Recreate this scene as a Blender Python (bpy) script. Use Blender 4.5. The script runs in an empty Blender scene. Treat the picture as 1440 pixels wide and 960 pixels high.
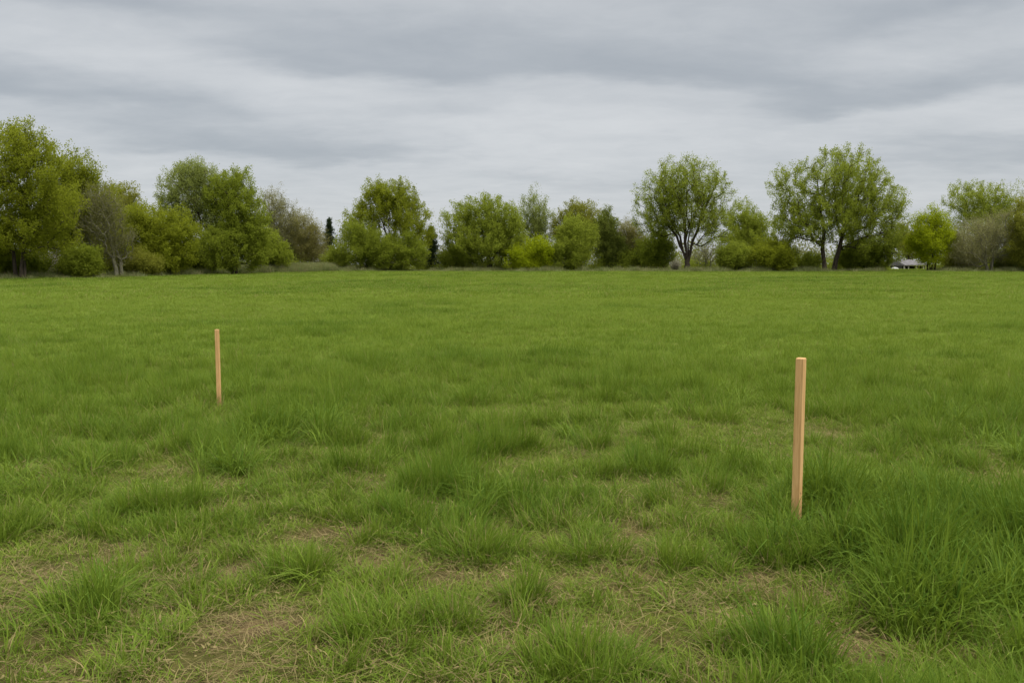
import bpy, math, random
import numpy as np

SEED = 11
rng = np.random.default_rng(SEED)
scene = bpy.context.scene
col = scene.collection
R = math.radians

# ------------------------------------------------------------------ camera model (photo is 1440 x 960)
FPX, CX, CY, HORIZON = 1200.0, 720.0, 480.0, 372.0
EYE = 1.6
PITCH = math.atan((CY - HORIZON) / FPX)
CP, SP = math.cos(PITCH), math.sin(PITCH)

def ray(px, py):
    u, v = (px - CX) / FPX, (py - CY) / FPX
    return np.array((u, CP - v * SP, -SP - v * CP))      # y forward, z up

def at(px, py, Y):
    """Point of the view ray at world distance Y."""
    d = ray(px, py)
    t = Y / d[1]
    return np.array((d[0] * t, Y, EYE + d[2] * t))

# ------------------------------------------------------------------ noise
def _hash(ix, iy, seed):
    n = (ix.astype(np.int64) * 374761393 + iy.astype(np.int64) * 668265263 + seed * 2147483647) & 0xFFFFFFFF
    n = ((n ^ (n >> 13)) * 1274126177) & 0xFFFFFFFF
    n = n ^ (n >> 16)
    return (n & 0xFFFF) / 65535.0

def vnoise(x, y, seed=0):
    x = np.asarray(x, float); y = np.asarray(y, float)
    ix, iy = np.floor(x), np.floor(y)
    fx, fy = x - ix, y - iy
    fx = fx * fx * (3 - 2 * fx); fy = fy * fy * (3 - 2 * fy)
    a = _hash(ix, iy, seed); b = _hash(ix + 1, iy, seed)
    c = _hash(ix, iy + 1, seed); d = _hash(ix + 1, iy + 1, seed)
    return (a * (1 - fx) + b * fx) * (1 - fy) + (c * (1 - fx) + d * fx) * fy

def fbm(x, y, seed=0, octv=3):
    s, a, t = 0, 1.0, 0
    for k in range(octv):
        s = s + a * vnoise(x * 2 ** k + 17.3 * k, y * 2 ** k - 9.1 * k, seed + k); t += a; a *= .5
    return s / t

def smooth(e0, e1, x):
    t = np.clip((np.asarray(x, float) - e0) / (e1 - e0), 0, 1)
    return t * t * (3 - 2 * t)

# ------------------------------------------------------------------ terrain
def terrain(x, y):
    x = np.asarray(x, float); y = np.asarray(y, float)
    q = np.clip(y, 0, 91) - 8
    ramp = 0.0122 * np.where(q > 6, q, np.where(q < -6, 0, (q + 6) ** 2 / 24))
    drop = -1.9 * smooth(93, 110, y)
    bump = (fbm(x * .9, y * .9, 3) - .5) * .07 + (fbm(x * .13, y * .13, 8) - .5) * .16 * smooth(10, 40, y)
    bump = bump * (1 - smooth(70, 88, y))
    bank = .14 * np.exp(-((x + 19) / 5.5) ** 2 - ((y - 82) / 5.0) ** 2)
    return ramp + drop + bump + bank

def ground_at(px, py):
    d = ray(px, py)
    t = -EYE / d[2]
    for _ in range(25):
        p = d * t
        t = (terrain(p[0], p[1]) - EYE) / d[2]
    return d[0] * t, d[1] * t

# ------------------------------------------------------------------ node helpers
class NT:
    def __init__(self, tree):
        self.t = tree; self.n = tree.nodes; self.l = tree.links
        self.n.clear()
    def new(self, typ, **kw):
        nd = self.n.new(typ)
        ins = kw.pop('ins', {})
        for k, v in kw.items(): setattr(nd, k, v)
        for k, v in ins.items(): self.put(nd.inputs[k], v)
        return nd
    def put(self, sock, v):
        if isinstance(v, bpy.types.NodeSocket): self.l.new(v, sock)
        elif isinstance(v, bpy.types.Node): self.l.new(v.outputs[0], sock)
        else:
            if sock.type == 'RGBA' and len(v) == 3: v = (*v, 1)
            sock.default_value = v
    def math(self, op, a, b=None, c=None, clamp=False):
        nd = self.n.new('ShaderNodeMath'); nd.operation = op; nd.use_clamp = clamp
        for i, v in enumerate((a, b, c)):
            if v is not None: self.put(nd.inputs[i], v)
        return nd.outputs[0]
    def vmath(self, op, a, b=None, scale=None):
        nd = self.n.new('ShaderNodeVectorMath'); nd.operation = op
        self.put(nd.inputs[0], a)
        if b is not None: self.put(nd.inputs[1], b)
        if scale is not None: self.put(nd.inputs['Scale'], scale)
        return nd.outputs['Value'] if op in ('LENGTH', 'DOT_PRODUCT') else nd.outputs[0]
    def mix(self, f, a, b, blend='MIX'):
        nd = self.n.new('ShaderNodeMix'); nd.data_type = 'RGBA'; nd.blend_type = blend
        self.put(nd.inputs[0], f); self.put(nd.inputs[6], a); self.put(nd.inputs[7], b)
        return nd.outputs[2]
    def rng(self, v, a, b, c=0., d=1., smoothstep=True):
        nd = self.n.new('ShaderNodeMapRange'); nd.interpolation_type = 'SMOOTHSTEP' if smoothstep else 'LINEAR'
        for i, s in enumerate((v, a, b, c, d)): self.put(nd.inputs[i], s)
        return nd.outputs[0]
    def noise(self, vec, scale, detail=3, rough=.55, dist=0):
        nd = self.n.new('ShaderNodeTexNoise')
        self.put(nd.inputs['Vector'], vec)
        for k, v in (('Scale', scale), ('Detail', detail), ('Roughness', rough), ('Distortion', dist)):
            self.put(nd.inputs[k], v)
        return nd.outputs[0]
    def attr(self, name, typ='GEOMETRY'):
        nd = self.n.new('ShaderNodeAttribute'); nd.attribute_name = name; nd.attribute_type = typ
        return nd

def material(name):
    m = bpy.data.materials.new(name); m.use_nodes = True
    nt = NT(m.node_tree)
    out = nt.new('ShaderNodeOutputMaterial')
    return m, nt, out

def leafy(nt, out, colour, trans_colour, trans=.35, rough=.55, spec=.25):
    p = nt.new('ShaderNodeBsdfPrincipled', ins={'Base Color': colour, 'Roughness': rough, 'Specular IOR Level': spec})
    t = nt.new('ShaderNodeBsdfTranslucent', ins={'Color': trans_colour})
    mx = nt.new('ShaderNodeMixShader', ins={0: trans, 1: p.outputs[0], 2: t.outputs[0]})
    nt.l.new(mx.outputs[0], out.inputs[0])

# grass blades: colour by blade (attribute), by tuft (instance attribute) and by place
def grass_material(name, deep, bright, straw, straw_bias=0.0):
    m, nt, out = material(name)
    sep = nt.new('ShaderNodeSeparateColor', ins={0: nt.attr('blade').outputs['Color']})
    rnd, t, dry = sep.outputs[0], sep.outputs[1], sep.outputs[2]
    tint = nt.attr('tint', 'INSTANCER').outputs['Fac']
    f = nt.math('ADD', nt.math('MULTIPLY', rnd, .60), nt.math('MULTIPLY', tint, .75))
    c = nt.mix(nt.math('SUBTRACT', f, .16, clamp=True), deep, bright)
    # pale sheath at the root, straw coloured dead blades
    c = nt.mix(nt.rng(t, .0, .3, .35, 0.), c, (.16, .17, .06))
    thr = nt.math('ADD', nt.math('ADD', dry, nt.math('MULTIPLY', nt.attr('dry', 'INSTANCER').outputs['Fac'], .6)), straw_bias)
    isdry = nt.rng(thr, .93, .97)
    c = nt.mix(isdry, c, nt.mix(rnd, straw, tuple(.62 * v for v in straw)))
    leafy(nt, out, c, nt.mix(.5, c, (.18, .245, .022)), .38, .55, .09)
    return m

M_GRASS = grass_material('meadow_grass', (.058, .128, .010), (.198, .276, .032), (.37, .30, .13))
M_STRAW = grass_material('dry_straw', (.20, .15, .06), (.31, .25, .095), (.33, .26, .12), 1.0)
M_TALL = grass_material('tall_grass', (.135, .175, .062), (.24, .27, .12), (.36, .31, .17))

def ground_material():
    m, nt, out = material('field_soil')
    geo = nt.new('ShaderNodeNewGeometry'); P = geo.outputs['Position']
    bare = nt.attr('bare').outputs['Fac']
    n1 = nt.noise(P, 9, 6, .65); n2 = nt.noise(P, 70, 4, .7)
    sc = nt.new('ShaderNodeVectorRotate', rotation_type='Z_AXIS', ins={'Vector': P, 'Angle': nt.math('MULTIPLY', nt.noise(P, 3.2, 2), 9)})
    fib = nt.noise(nt.vmath('MULTIPLY', sc, (160, 18, 20)), 1, 3, .6)
    soil = nt.mix(nt.rng(n1, .35, .65), (.080, .054, .025), (.175, .122, .055))
    soil = nt.mix(nt.rng(fib, .52, .66), soil, (.30, .225, .12))
    soil = nt.mix(nt.rng(n2, .55, .75, 0, .6), soil, (.055, .038, .02))
    big = nt.noise(P, .35, 4, .6)
    sward = nt.mix(nt.rng(big, .3, .7), (.060, .078, .010), (.115, .130, .018))
    sward = nt.mix(nt.rng(n2, .45, .7, 0, .7), sward, (.09, .075, .03))
    c = nt.mix(bare, sward, soil)
    h = nt.math('ADD', nt.math('MULTIPLY', n2, .35), nt.math('ADD', n1, nt.math('MULTIPLY', fib, .35)))
    b = nt.new('ShaderNodeBump', ins={'Strength': .8, 'Distance': .03, 'Height': h})
    p = nt.new('ShaderNodeBsdfPrincipled', ins={'Base Color': c, 'Roughness': .95, 'Specular IOR Level': .1, 'Normal': b.outputs[0]})
    nt.l.new(p.outputs[0], out.inputs[0])
    return m

_leaf_cache = {}
def leaf_material(name, a, b, trans=.54):
    if name in _leaf_cache: return _leaf_cache[name]
    m, nt, out = material('foliage_' + name)
    tone = nt.attr('tone').outputs['Fac']
    c = nt.mix(tone, a, b)
    leafy(nt, out, c, nt.mix(.4, c, tuple(min(1, 1.5 * v) for v in b)), trans, .6, .10)
    _leaf_cache[name] = m
    return m

def bark_material(name, a, b):
    if 'bark_' + name in _leaf_cache: return _leaf_cache['bark_' + name]
    m, nt, out = material('bark_' + name)
    tc = nt.new('ShaderNodeTexCoord').outputs['Object']
    n = nt.noise(nt.vmath('MULTIPLY', tc, (9, 9, 2.2)), 1.6, 5, .65)
    c = nt.mix(nt.rng(n, .35, .65), a, b)
    bp = nt.new('ShaderNodeBump', ins={'Strength': .6, 'Distance': .04, 'Height': n})
    p = nt.new('ShaderNodeBsdfPrincipled', ins={'Base Color': c, 'Roughness': .9, 'Specular IOR Level': .1, 'Normal': bp.outputs[0]})
    nt.l.new(p.outputs[0], out.inputs[0])
    _leaf_cache['bark_' + name] = m
    return m

# ------------------------------------------------------------------ mesh helpers
def np_mesh(name, verts, quads=None, tris=None):
    me = bpy.data.meshes.new(name)
    verts = np.asarray(verts, np.float32)
    me.vertices.add(len(verts)); me.vertices.foreach_set('co', verts.ravel())
    idx, starts, tot, pos = [], [], [], 0
    for arr, k in ((quads, 4), (tris, 3)):
        if arr is not None and len(arr):
            arr = np.asarray(arr, np.int32)
            idx.append(arr.ravel()); starts.append(pos + np.arange(len(arr)) * k); tot.append(np.full(len(arr), k))
            pos += arr.size
    if idx:
        idx = np.concatenate(idx); starts = np.concatenate(starts); tot = np.concatenate(tot)
        me.loops.add(len(idx)); me.loops.foreach_set('vertex_index', idx.astype(np.int32))
        me.polygons.add(len(starts))
        me.polygons.foreach_set('loop_start', starts.astype(np.int32))
        me.polygons.foreach_set('loop_total', tot.astype(np.int32))
    me.update(calc_edges=True)
    return me

def link(name, me, mat=None, parent=None):
    o = bpy.data.objects.new(name, me); col.objects.link(o)
    if mat is not None: me.materials.append(mat)
    if parent is not None: o.parent = parent
    return o

def tag(o, label=None, cat=None, group=None, kind=None):
    for k, v in (('label', label), ('category', cat), ('group', group), ('kind', kind)):
        if v: o[k] = v
    return o

def thing(name, loc, label, cat, group=None):
    o = bpy.data.objects.new(name, None); col.objects.link(o)
    o.location = [float(v) for v in loc]; o.empty_display_size = .3
    return tag(o, label, cat, group)

# ------------------------------------------------------------------ bare and long patches of the field (photo spots -> ground spots)
def spot(px, py, rx, ry, s=1.0):
    gx, gy = ground_at(px, py)
    y0 = ground_at(px, py + ry)[1]; y1 = ground_at(px, py - ry)[1]
    return gx, gy, rx / FPX * gy, max(.05, (y1 - y0) / 2), s

BARE = [spot(*a) for a in (
    (375, 882, 75, 26, 1.0), (300, 918, 60, 16, .9), (305, 815, 50, 14, .8), (190, 790, 34, 14, .8), (160, 757, 26, 10, .6),
    (60, 852, 40, 14, .6), (425, 770, 40, 14, .55), (520, 690, 46, 12, .75), (605, 716, 38, 14, .8), (545, 790, 48, 16, .8), (640, 790, 24, 12, .7),
    (735, 622, 16, 8, .8), (830, 648, 20, 8, .7), (875, 760, 32, 12, .75), (960, 715, 20, 16, .6), (735, 822, 50, 12, .6),
    (850, 895, 46, 22, .85), (905, 835, 60, 14, .7), (1060, 880, 60, 18, .75), (1215, 918, 60, 22, .95), (1165, 612, 34, 8, .6),
    (1180, 642, 28, 7, .6), (5, 667, 16, 9, .7), (560, 868, 34, 16, .6), (520, 940, 40, 14, .7), (930, 930, 30, 14, .6),
    (1000, 835, 30, 10, .5), (1075, 700, 22, 10, .4), (640, 905, 26, 12, .5), (140, 905, 30, 12, .5), (200, 935, 34, 12, .5))]
LONG = [spot(*a) for a in (
    (1300, 760, 190, 70, 1.0), (1400, 870, 120, 90, 1.0), (1210, 760, 90, 50, .8), (1390, 625, 60, 26, .8), (430, 610, 75, 24, .75),
    (130, 870, 70, 40, .35), (330, 655, 60, 18, .4), (60, 680, 70, 40, .35), (290, 700, 110, 26, .4), (800, 620, 60, 20, .3), (700, 720, 60, 22, .3),
    (740, 860, 30, 22, .45), (1110, 940, 60, 30, .5), (450, 815, 40, 18, .45), (860, 860, 36, 22, .4), (1010, 565, 40, 12, .5),
    (330, 560, 26, 10, .5), (1050, 660, 50, 26, .3), (600, 640, 80, 20, .35))]

def field_of(spots, x, y, soft=1.0):
    x = np.asarray(x, float); y = np.asarray(y, float)
    wx = x + (fbm(x * 4, y * 4, 21) - .5) * .30; wy = y + (fbm(x * 4, y * 4, 37) - .5) * .45
    v = np.zeros_like(x)
    for gx, gy, rx, ry, s in spots:
        d = ((wx - gx) / rx) ** 2 + ((wy - gy) / ry) ** 2
        v = np.maximum(v, s * np.exp(-.6 * d * d * soft))
    return v

def bare_at(x, y):
    x = np.asarray(x, float); y = np.asarray(y, float)
    v = field_of(BARE, x, y)
    wx = x + (fbm(x * 3, y * 3, 41) - .5) * .5; wy = y + (fbm(x * 3, y * 3, 43) - .5) * .5
    thin = smooth(.47, .72, fbm(wx * 3.1 + 5, wy * 3.1, 51)) * .62 * (1 - smooth(4.6, 8, y)) * (1 - smooth(1.2, 2.6, x + .2 * (y - 4)))
    thin2 = smooth(.62, .8, fbm(x * .8 + 5, y * .8, 77)) * .35 * (1 - smooth(11, 16, y))
    rough = .50 + .50 * smooth(.24, .48, fbm(x * 6.5, y * 6.5, 95))
    return np.clip(np.maximum(v, np.maximum(thin, thin2)) * rough, 0, 1)

def long_at(x, y):
    return field_of(LONG, x, y, .8)

# ------------------------------------------------------------------ ground sheet
def build_ground():
    ys = np.concatenate((np.arange(-14, 1, .5), np.arange(1, 12, .09), 12 * np.exp(np.linspace(0, math.log(130 / 12), 170))[0:], np.geomspace(136, 4200, 30)))
    u = np.linspace(-1, 1, 281)
    xs = np.sinh(u * 7.6) / math.sinh(7.6) * 3500 + u * 7.5
    X, Y = np.meshgrid(xs, ys)
    Z = terrain(X, Y)
    b = np.where(Y < 20, bare_at(X, Y), 0) * (np.abs(X) < 20)
    V = np.stack((X, Y, Z), -1).reshape(-1, 3)
    ny, nx = X.shape
    i = (np.arange(ny - 1)[:, None] * nx + np.arange(nx - 1)[None]).ravel()
    me = np_mesh('field', V, np.stack((i, i + 1, i + nx + 1, i + nx), -1))
    a = me.attributes.new('bare', 'FLOAT', 'POINT'); a.data.foreach_set('value', np.clip(b.ravel() * 1.3, 0, 1).astype(np.float32))
    me.polygons.foreach_set('use_smooth', np.ones(len(me.polygons), bool))
    tag(link('field', me, ground_material()), 'broad grassy field rising gently to the trees', None, None, 'structure')
build_ground()

# ------------------------------------------------------------------ grass tufts
def tuft_mesh(n, rad, h0, h1, width, lean, droop, dry, seed, nseg=4, flat=False):
    g = np.random.default_rng(seed)
    ang = g.uniform(0, 2 * np.pi, n); rr = rad * np.sqrt(g.random(n))
    root = np.stack((rr * np.cos(ang), rr * np.sin(ang), np.full(n, -.012)), -1)
    lean_dir = g.uniform(0, 6.283)
    az = np.where(g.random(n) < .55, ang + g.normal(0, .55, n), lean_dir + g.normal(0, .5, n))
    L = g.uniform(h0, h1, n) * (1 - .25 * (rr / rad) ** 2)
    phi0 = np.abs(g.normal(0, lean, n)) + lean * .4 * rr / rad
    dr = np.abs(g.normal(droop, droop * .55, n))
    if flat:
        az = g.uniform(0, 2 * np.pi, n); phi0 = g.uniform(1.25, 1.6, n); dr = g.normal(.1, .25, n); root[:, 2] = g.uniform(.004, .04, n)
    w = width * g.uniform(.6, 1.3, n)
    hx, hy = np.cos(az), np.sin(az)
    tw = az + np.pi / 2 + g.normal(0, .5, n)
    sx, sy = np.cos(tw), np.sin(tw)
    bend = g.normal(0, .25, n)
    p = root.copy(); V = []; T = []
    for k in range(nseg + 1):
        t = k / nseg
        ww = w * (.75 + .5 * t - 1.25 * t ** 2.2) * .5 if k < nseg else w * 0
        a2 = az + bend * t
        if k < nseg:
            V.append(p + np.stack((sx * ww, sy * ww, 0 * ww), -1)); V.append(p - np.stack((sx * ww, sy * ww, 0 * ww), -1)); T += [t, t]
        else:
            V.append(p.copy()); T.append(t)
        ph = phi0 + dr * (t + .5 / nseg) ** 1.4 * 1.3
        ph = np.minimum(ph, 2.3)
        st = L / nseg
        p = p + np.stack((np.sin(ph) * np.cos(a2) * st, np.sin(ph) * np.sin(a2) * st, np.cos(ph) * st), -1)
        if flat: p[:, 2] = np.clip(p[:, 2], .004, .05)
    nv = 2 * nseg + 1
    V = np.stack(V, 1).reshape(-1, 3)
    b = np.arange(n)[:, None] * nv
    quads = np.concatenate([b + np.array([[2 * k, 2 * k + 1, 2 * k + 3, 2 * k + 2]]) for k in range(nseg - 1)])
    tris = b + np.array([[2 * nseg - 2, 2 * nseg - 1, 2 * nseg]])
    me = np_mesh('grass_tuft', V, quads, tris)
    c = np.zeros((n, nv, 4), np.float32)
    c[:, :, 0] = g.random(n)[:, None]; c[:, :, 1] = np.array(T)[None]
    c[:, :, 2] = np.clip(g.random(n) * .92 + np.where(g.random(n) < dry, 1, 0), 0, 1)[:, None]; c[:, :, 3] = 1
    a = me.attributes.new('blade', 'FLOAT_COLOR', 'POINT'); a.data.foreach_set('color', c.ravel())
    me.polygons.foreach_set('use_smooth', np.ones(len(me.polygons), bool))
    return me

def tuft_set(name, specs, mat):
    c = bpy.data.collections.new(name)
    for i, s in enumerate(specs):
        me = tuft_mesh(*s, seed=100 + i + len(name)) if not isinstance(s, dict) else tuft_mesh(seed=300 + i, **s)
        me.materials.append(mat)
        c.objects.link(bpy.data.objects.new(name + '_%02d' % i, me))
    return c

def scatter(name, pts, rot, scl, var, tint, dry, source, label):
    me = np_mesh(name, pts)
    def put(n, typ, key, arr):
        a = me.attributes.new(n, typ, 'POINT'); a.data.foreach_set(key, np.ascontiguousarray(arr).ravel())
    put('rot', 'FLOAT_VECTOR', 'vector', rot.astype(np.float32))
    put('scl', 'FLOAT_VECTOR', 'vector', scl.astype(np.float32))
    put('variant', 'INT', 'value', var.astype(np.int32))
    put('tint', 'FLOAT', 'value', tint.astype(np.float32))
    put('dry', 'FLOAT', 'value', dry.astype(np.float32))
    o = link(name, me)
    ng = bpy.data.node_groups.new('scatter_' + name, 'GeometryNodeTree')
    ng.interface.new_socket('Geometry', in_out='INPUT', socket_type='NodeSocketGeometry')
    ng.interface.new_socket('Geometry', in_out='OUTPUT', socket_type='NodeSocketGeometry')
    gi = ng.nodes.new('NodeGroupInput'); go = ng.nodes.new('NodeGroupOutput')
    ip = ng.nodes.new('GeometryNodeInstanceOnPoints')
    ci = ng.nodes.new('GeometryNodeCollectionInfo')
    ci.inputs['Collection'].default_value = source
    ci.inputs['Separate Children'].default_value = True; ci.inputs['Reset Children'].default_value = True
    def named(n, t):
        a = ng.nodes.new('GeometryNodeInputNamedAttribute'); a.data_type = t; a.inputs['Name'].default_value = n
        return a.outputs['Attribute']
    L = ng.links
    L.new(gi.outputs[0], ip.inputs['Points']); L.new(ci.outputs[0], ip.inputs['Instance'])
    ip.inputs['Pick Instance'].default_value = True
    L.new(named('variant', 'INT'), ip.inputs['Instance Index'])
    L.new(named('rot', 'FLOAT_VECTOR'), ip.inputs['Rotation'])
    L.new(named('scl', 'FLOAT_VECTOR'), ip.inputs['Scale'])
    L.new(ip.outputs[0], go.inputs[0])
    md = o.modifiers.new('scatter', 'NODES'); md.node_group = ng
    return tag(o, label, None, None, 'stuff')

# variants 0-3 short, 4-7 lush, 8-10 long and floppy, 11-12 mid distance, 13-15 far distance
SPECS = [
    (50, .075, .05, .14, .0040, .28, .7, .05), (54, .085, .06, .17, .0042, .30, .8, .04), (42, .070, .05, .20, .0048, .32, .6, .06), (50, .08, .06, .15, .0040, .38, .9, .05),
    (46, .062, .10, .26, .0054, .15, .6, .02), (52, .070, .12, .30, .0058, .18, .7, .015), (42, .055, .13, .33, .0062, .13, .6, .02), (46, .066, .10, .28, .0054, .20, .9, .02),
    (46, .075, .20, .44, .0074, .22, 1.2, .005), (40, .070, .24, .50, .0080, .20, 1.1, .003), (42, .085, .22, .46, .0072, .26, 1.5, .006),
    (80, .16, .08, .20, .0060, .30, .9, .03), (80, .17, .10, .22, .0064, .26, .9, .02),
    (90, .34, .08, .20, .013, .30, .9, .03), (90, .36, .10, .22, .014, .28, .8, .02), (80, .34, .08, .24, .013, .35, 1.0, .03)]
TUFTS = tuft_set('grass_tuft', SPECS, M_GRASS)
STRAWS = tuft_set('straw_wisp', [dict(n=26, rad=.12, h0=.04, h1=.15, width=.0028, lean=.3, droop=.3, dry=.4, flat=True),
                                 dict(n=18, rad=.15, h0=.05, h1=.2, width=.0034, lean=.3, droop=.3, dry=.5, flat=True),
                                 dict(n=22, rad=.10, h0=.03, h1=.12, width=.0026, lean=.9, droop=.9, dry=.5),
                                 dict(n=7, rad=.16, h0=.018, h1=.045, width=.013, lean=.3, droop=.3, dry=.4, flat=True)], M_STRAW)
TALLS = tuft_set('tall_grass_tuft', [(60, .35, .4, .8, .016, .16, .5, .10), (60, .38, .45, .95, .017, .14, .5, .14)], M_TALL)

def ring_points(y0, y1, s, g, marg=2.0):
    ny = int((y1 - y0) / s)
    out = []
    for k in range(ny):
        yy = y0 + (k + .5) * s
        hw = .74 * yy + marg
        nx = int(2 * hw / s)
        x = -hw + (np.arange(nx) + .5) * s
        out.append(np.stack((x, np.full(nx, yy)), -1))
    p = np.concatenate(out)
    return p + g.uniform(-.55, .55, p.shape) * s

def tussock(x, y, cell, seed):
    """Nearest tussock centre: closeness 0..1 and the direction away from it."""
    cx, cy = np.floor(x / cell), np.floor(y / cell)
    best = np.full(x.shape, 9.0); ang = np.zeros_like(x); st = np.zeros_like(x)
    for i in (-1, 0, 1):
        for j in (-1, 0, 1):
            a, b = cx + i, cy + j
            px_ = (a + _hash(a, b, seed)) * cell; py_ = (b + _hash(a, b, seed + 1)) * cell
            r = cell * (.28 + .42 * _hash(a, b, seed + 2))
            on = _hash(a, b, seed + 3)
            d = np.hypot(x - px_, y - py_) / r
            d = np.where(on > .42, d, 9.0)
            k = d < best
            best = np.where(k, d, best); ang = np.where(k, np.arctan2(y - py_, x - px_), ang); st = np.where(k, _hash(a, b, seed + 4), st)
    return np.clip(1 - best, 0, 1), ang, st

STAKE = ground_at(1119.3, 741)
def build_grass():
    g = np.random.default_rng(5)
    P, V, S, D, K = [], [], [], [], []
    bands = [(1.6, 6, .058), (6, 9, .070), (9, 13, .085), (13, 20, .12), (20, 32, .165), (32, 52, .27), (52, 97, .36)]
    for y0, y1, s in bands:
        p = ring_points(y0, y1, s, g)
        x, y = p[:, 0], p[:, 1]; n = len(p)
        b = bare_at(x, y) if y0 < 20 else np.zeros(n)
        lg = long_at(x, y) if y0 < 20 else np.zeros(n)
        clump = fbm(x * 2.2, y * 2.2, 61)                      # tussocks
        broad = fbm(x * .45, y * .45, 63)
        lush = np.clip(.15 + .85 * smooth(.30, .70, .55 * clump + .45 * broad) + .25 * smooth(6, 10, y), 0, 1)
        lush = lush * (1 - .8 * b)
        tk, ta, ts = tussock(x, y, .50, 5) if y0 < 20 else (np.zeros(n), np.zeros(n), np.zeros(n))
        tk2 = smooth(0, .55, tk)
        worn = (1 - smooth(3.7, 5.4, y + .5 * (fbm(x * .9, y * .9, 71) - .5))) * (1 - smooth(.9, 1.7, x - .35 * (y - 3.2))) * (1 - np.clip(lg * 1.4, 0, 1))
        b = np.maximum(b, worn * (.08 + .42 * smooth(.40, .66, fbm(x * 5.2, y * 5.2, 73))))
        b = b * (1 - .80 * tk2 * (ts > .30))
        lush = lush * (1 - .38 * worn)
        lg = lg * (.45 + .65 * smooth(.30, .60, fbm(x * 2.6, y * 2.6, 83)))
        lush = np.clip(lush * .75 + .45 * tk2 * (.4 + .6 * ts) * (1 - .3 * worn), 0, 1)
        keep = g.random(n) > np.clip(b * 1.02, 0, .93)
        keep &= g.random(n) > .42 * (1 - lush) * (y < 9)
        u = g.random(n)
        if y0 < 13:
            var = np.where(lush > .45 + .35 * (u - .5), g.integers(4, 8, n), g.integers(0, 4, n))
            var = np.where(lg * (1 - b) > .25 + .6 * g.random(n), g.integers(8, 11, n), var)
            h = .60 + .58 * lush + .16 * lg
        elif y0 < 32:
            var = g.integers(11, 13, n); h = .55 + .75 * lush + .35 * lg
        else:
            var = g.integers(13, 16, n); h = .6 + .6 * lush
        h = h * g.uniform(.8, 1.2, n)
        h = np.where(b > .4, h * .7, h)
        q = np.stack((x, y, terrain(x, y)), -1)
        wid = g.uniform(.85, 1.2, n)
        # colour follows the lie of the field: lush tussocks deeper green, worn ground yellower
        streak = fbm(x * .11, y * .16, 91)
        dist = smooth(8, 35, y)
        tint = .55 + (.55 + .5 * smooth(20, 45, y)) * (streak - .5) - .50 * (lush - .6) + .20 * dist + .10 * smooth(40, 70, y) + g.normal(0, .13, n) - .20 * lg + .27 * smooth(7, 12, y) * (1 - smooth(34, 60, y)) + .35 * (fbm(x * 1.1, y * 1.1, 57) - .5) - .10 * smooth(55, 62, y) * smooth(-.2, -.45, x / y)
        tint = tint - .40 * smooth(.62, .74, fbm(x * .28 + 3, y * .45, 17)) * smooth(9, 14, y)
        h = h * (1 + .35 * smooth(.62, .74, fbm(x * .28 + 3, y * .45, 17)) * smooth(9, 14, y))
        dry = np.clip(.14 + .30 * b + .10 * g.random(n) - .16 * lush, 0, 1)
        dry = np.where((var > 7) & (var < 11), -.12, dry)
        h = h * (1 - .45 * (np.hypot(x - STAKE[0], y - STAKE[1] + .14) < .22))
        h = h * (.76 + .24 * tk2 * (.5 + ts)) * np.exp(g.normal(0, .18, n)) * (.82 + .20 * smooth(4.5, 8, y) + .20 * lg) * (1 - .14 * worn) if y0 < 20 else h * .85
        K.append(np.stack((ta, .30 * tk2 * (1 - tk)), -1)[keep])
        P.append(q[keep]); V.append(var[keep]); S.append(np.stack((wid, wid, h), -1)[keep]); D.append(np.stack((tint, dry), -1)[keep])
    P, V, S, D, K = map(np.concatenate, (P, V, S, D, K))
    n = len(P)
    rot = np.stack((g.normal(0, .10, n), g.normal(0, .10, n) + K[:, 1], np.where(K[:, 1] > .03, K[:, 0] + g.normal(0, .4, n), g.uniform(0, 6.283, n))), -1)
    scatter('grass', P, rot, S, V, np.clip(D[:, 0], 0, 1), D[:, 1], TUFTS, 'uneven spring meadow grass in tussocks over the whole field')
    # straw lying in worn places
    p = np.concatenate((ring_points(1.6, 9, .075, g), ring_points(9, 14, .16, g)))
    b = bare_at(p[:, 0], p[:, 1])
    b = np.maximum(b, (1 - smooth(3.7, 5.4, p[:, 1])) * (1 - smooth(.9, 1.7, p[:, 0] - .35 * (p[:, 1] - 3.2))) * .34)
    k = g.random(len(p)) < np.clip(b * 1.1, .10, .95)
    p = p[k]; n = len(p)
    q = np.stack((p[:, 0], p[:, 1], terrain(p[:, 0], p[:, 1]) + .004), -1)
    rot = np.stack((g.normal(0, .06, n), g.normal(0, .06, n), g.uniform(0, 6.283, n)), -1)
    s = g.uniform(.7, 1.3, (n, 1)) * np.ones((1, 3))
    scatter('dead_grass', q, rot, s, g.integers(0, 4, n), g.random(n), g.random(n), STRAWS, 'dry tan straw lying over worn bare patches')
    # rank grass along the foot of the trees
    n = 8500
    px = np.where(g.random(n) < .45, g.uniform(330, 470, n), g.uniform(-80, 1520, n))
    yy = np.interp(px, [-80, 0, 160, 240, 330, 470, 600, 1520], [55, 56, 61, 66, 76, 81, 82.5, 81]) + g.normal(0, 1.0, n) + .6
    x = (px - CX) / FPX * yy
    q = np.stack((x, yy, terrain(x, yy)), -1)
    hs = np.where((px > 335) & (px < 468), g.uniform(.7, 1.25, n), g.uniform(.2, .9, n) * (.35 + .9 * smooth(.35, .7, fbm(x * .7, yy * .7, 29))))
    hs = np.where((px > 1240) & (px < 1302), .12, hs)
    s = np.stack((np.ones(n), np.ones(n), hs), -1)
    rot = np.stack((g.normal(0, .06, n), g.normal(0, .06, n), g.uniform(0, 6.283, n)), -1)
    scatter('tall_grass', q, rot, s, g.integers(0, 2, n), g.random(n), g.random(n) * .4, TALLS, 'rank pale grass along the foot of the tree line')
build_grass()

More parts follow.
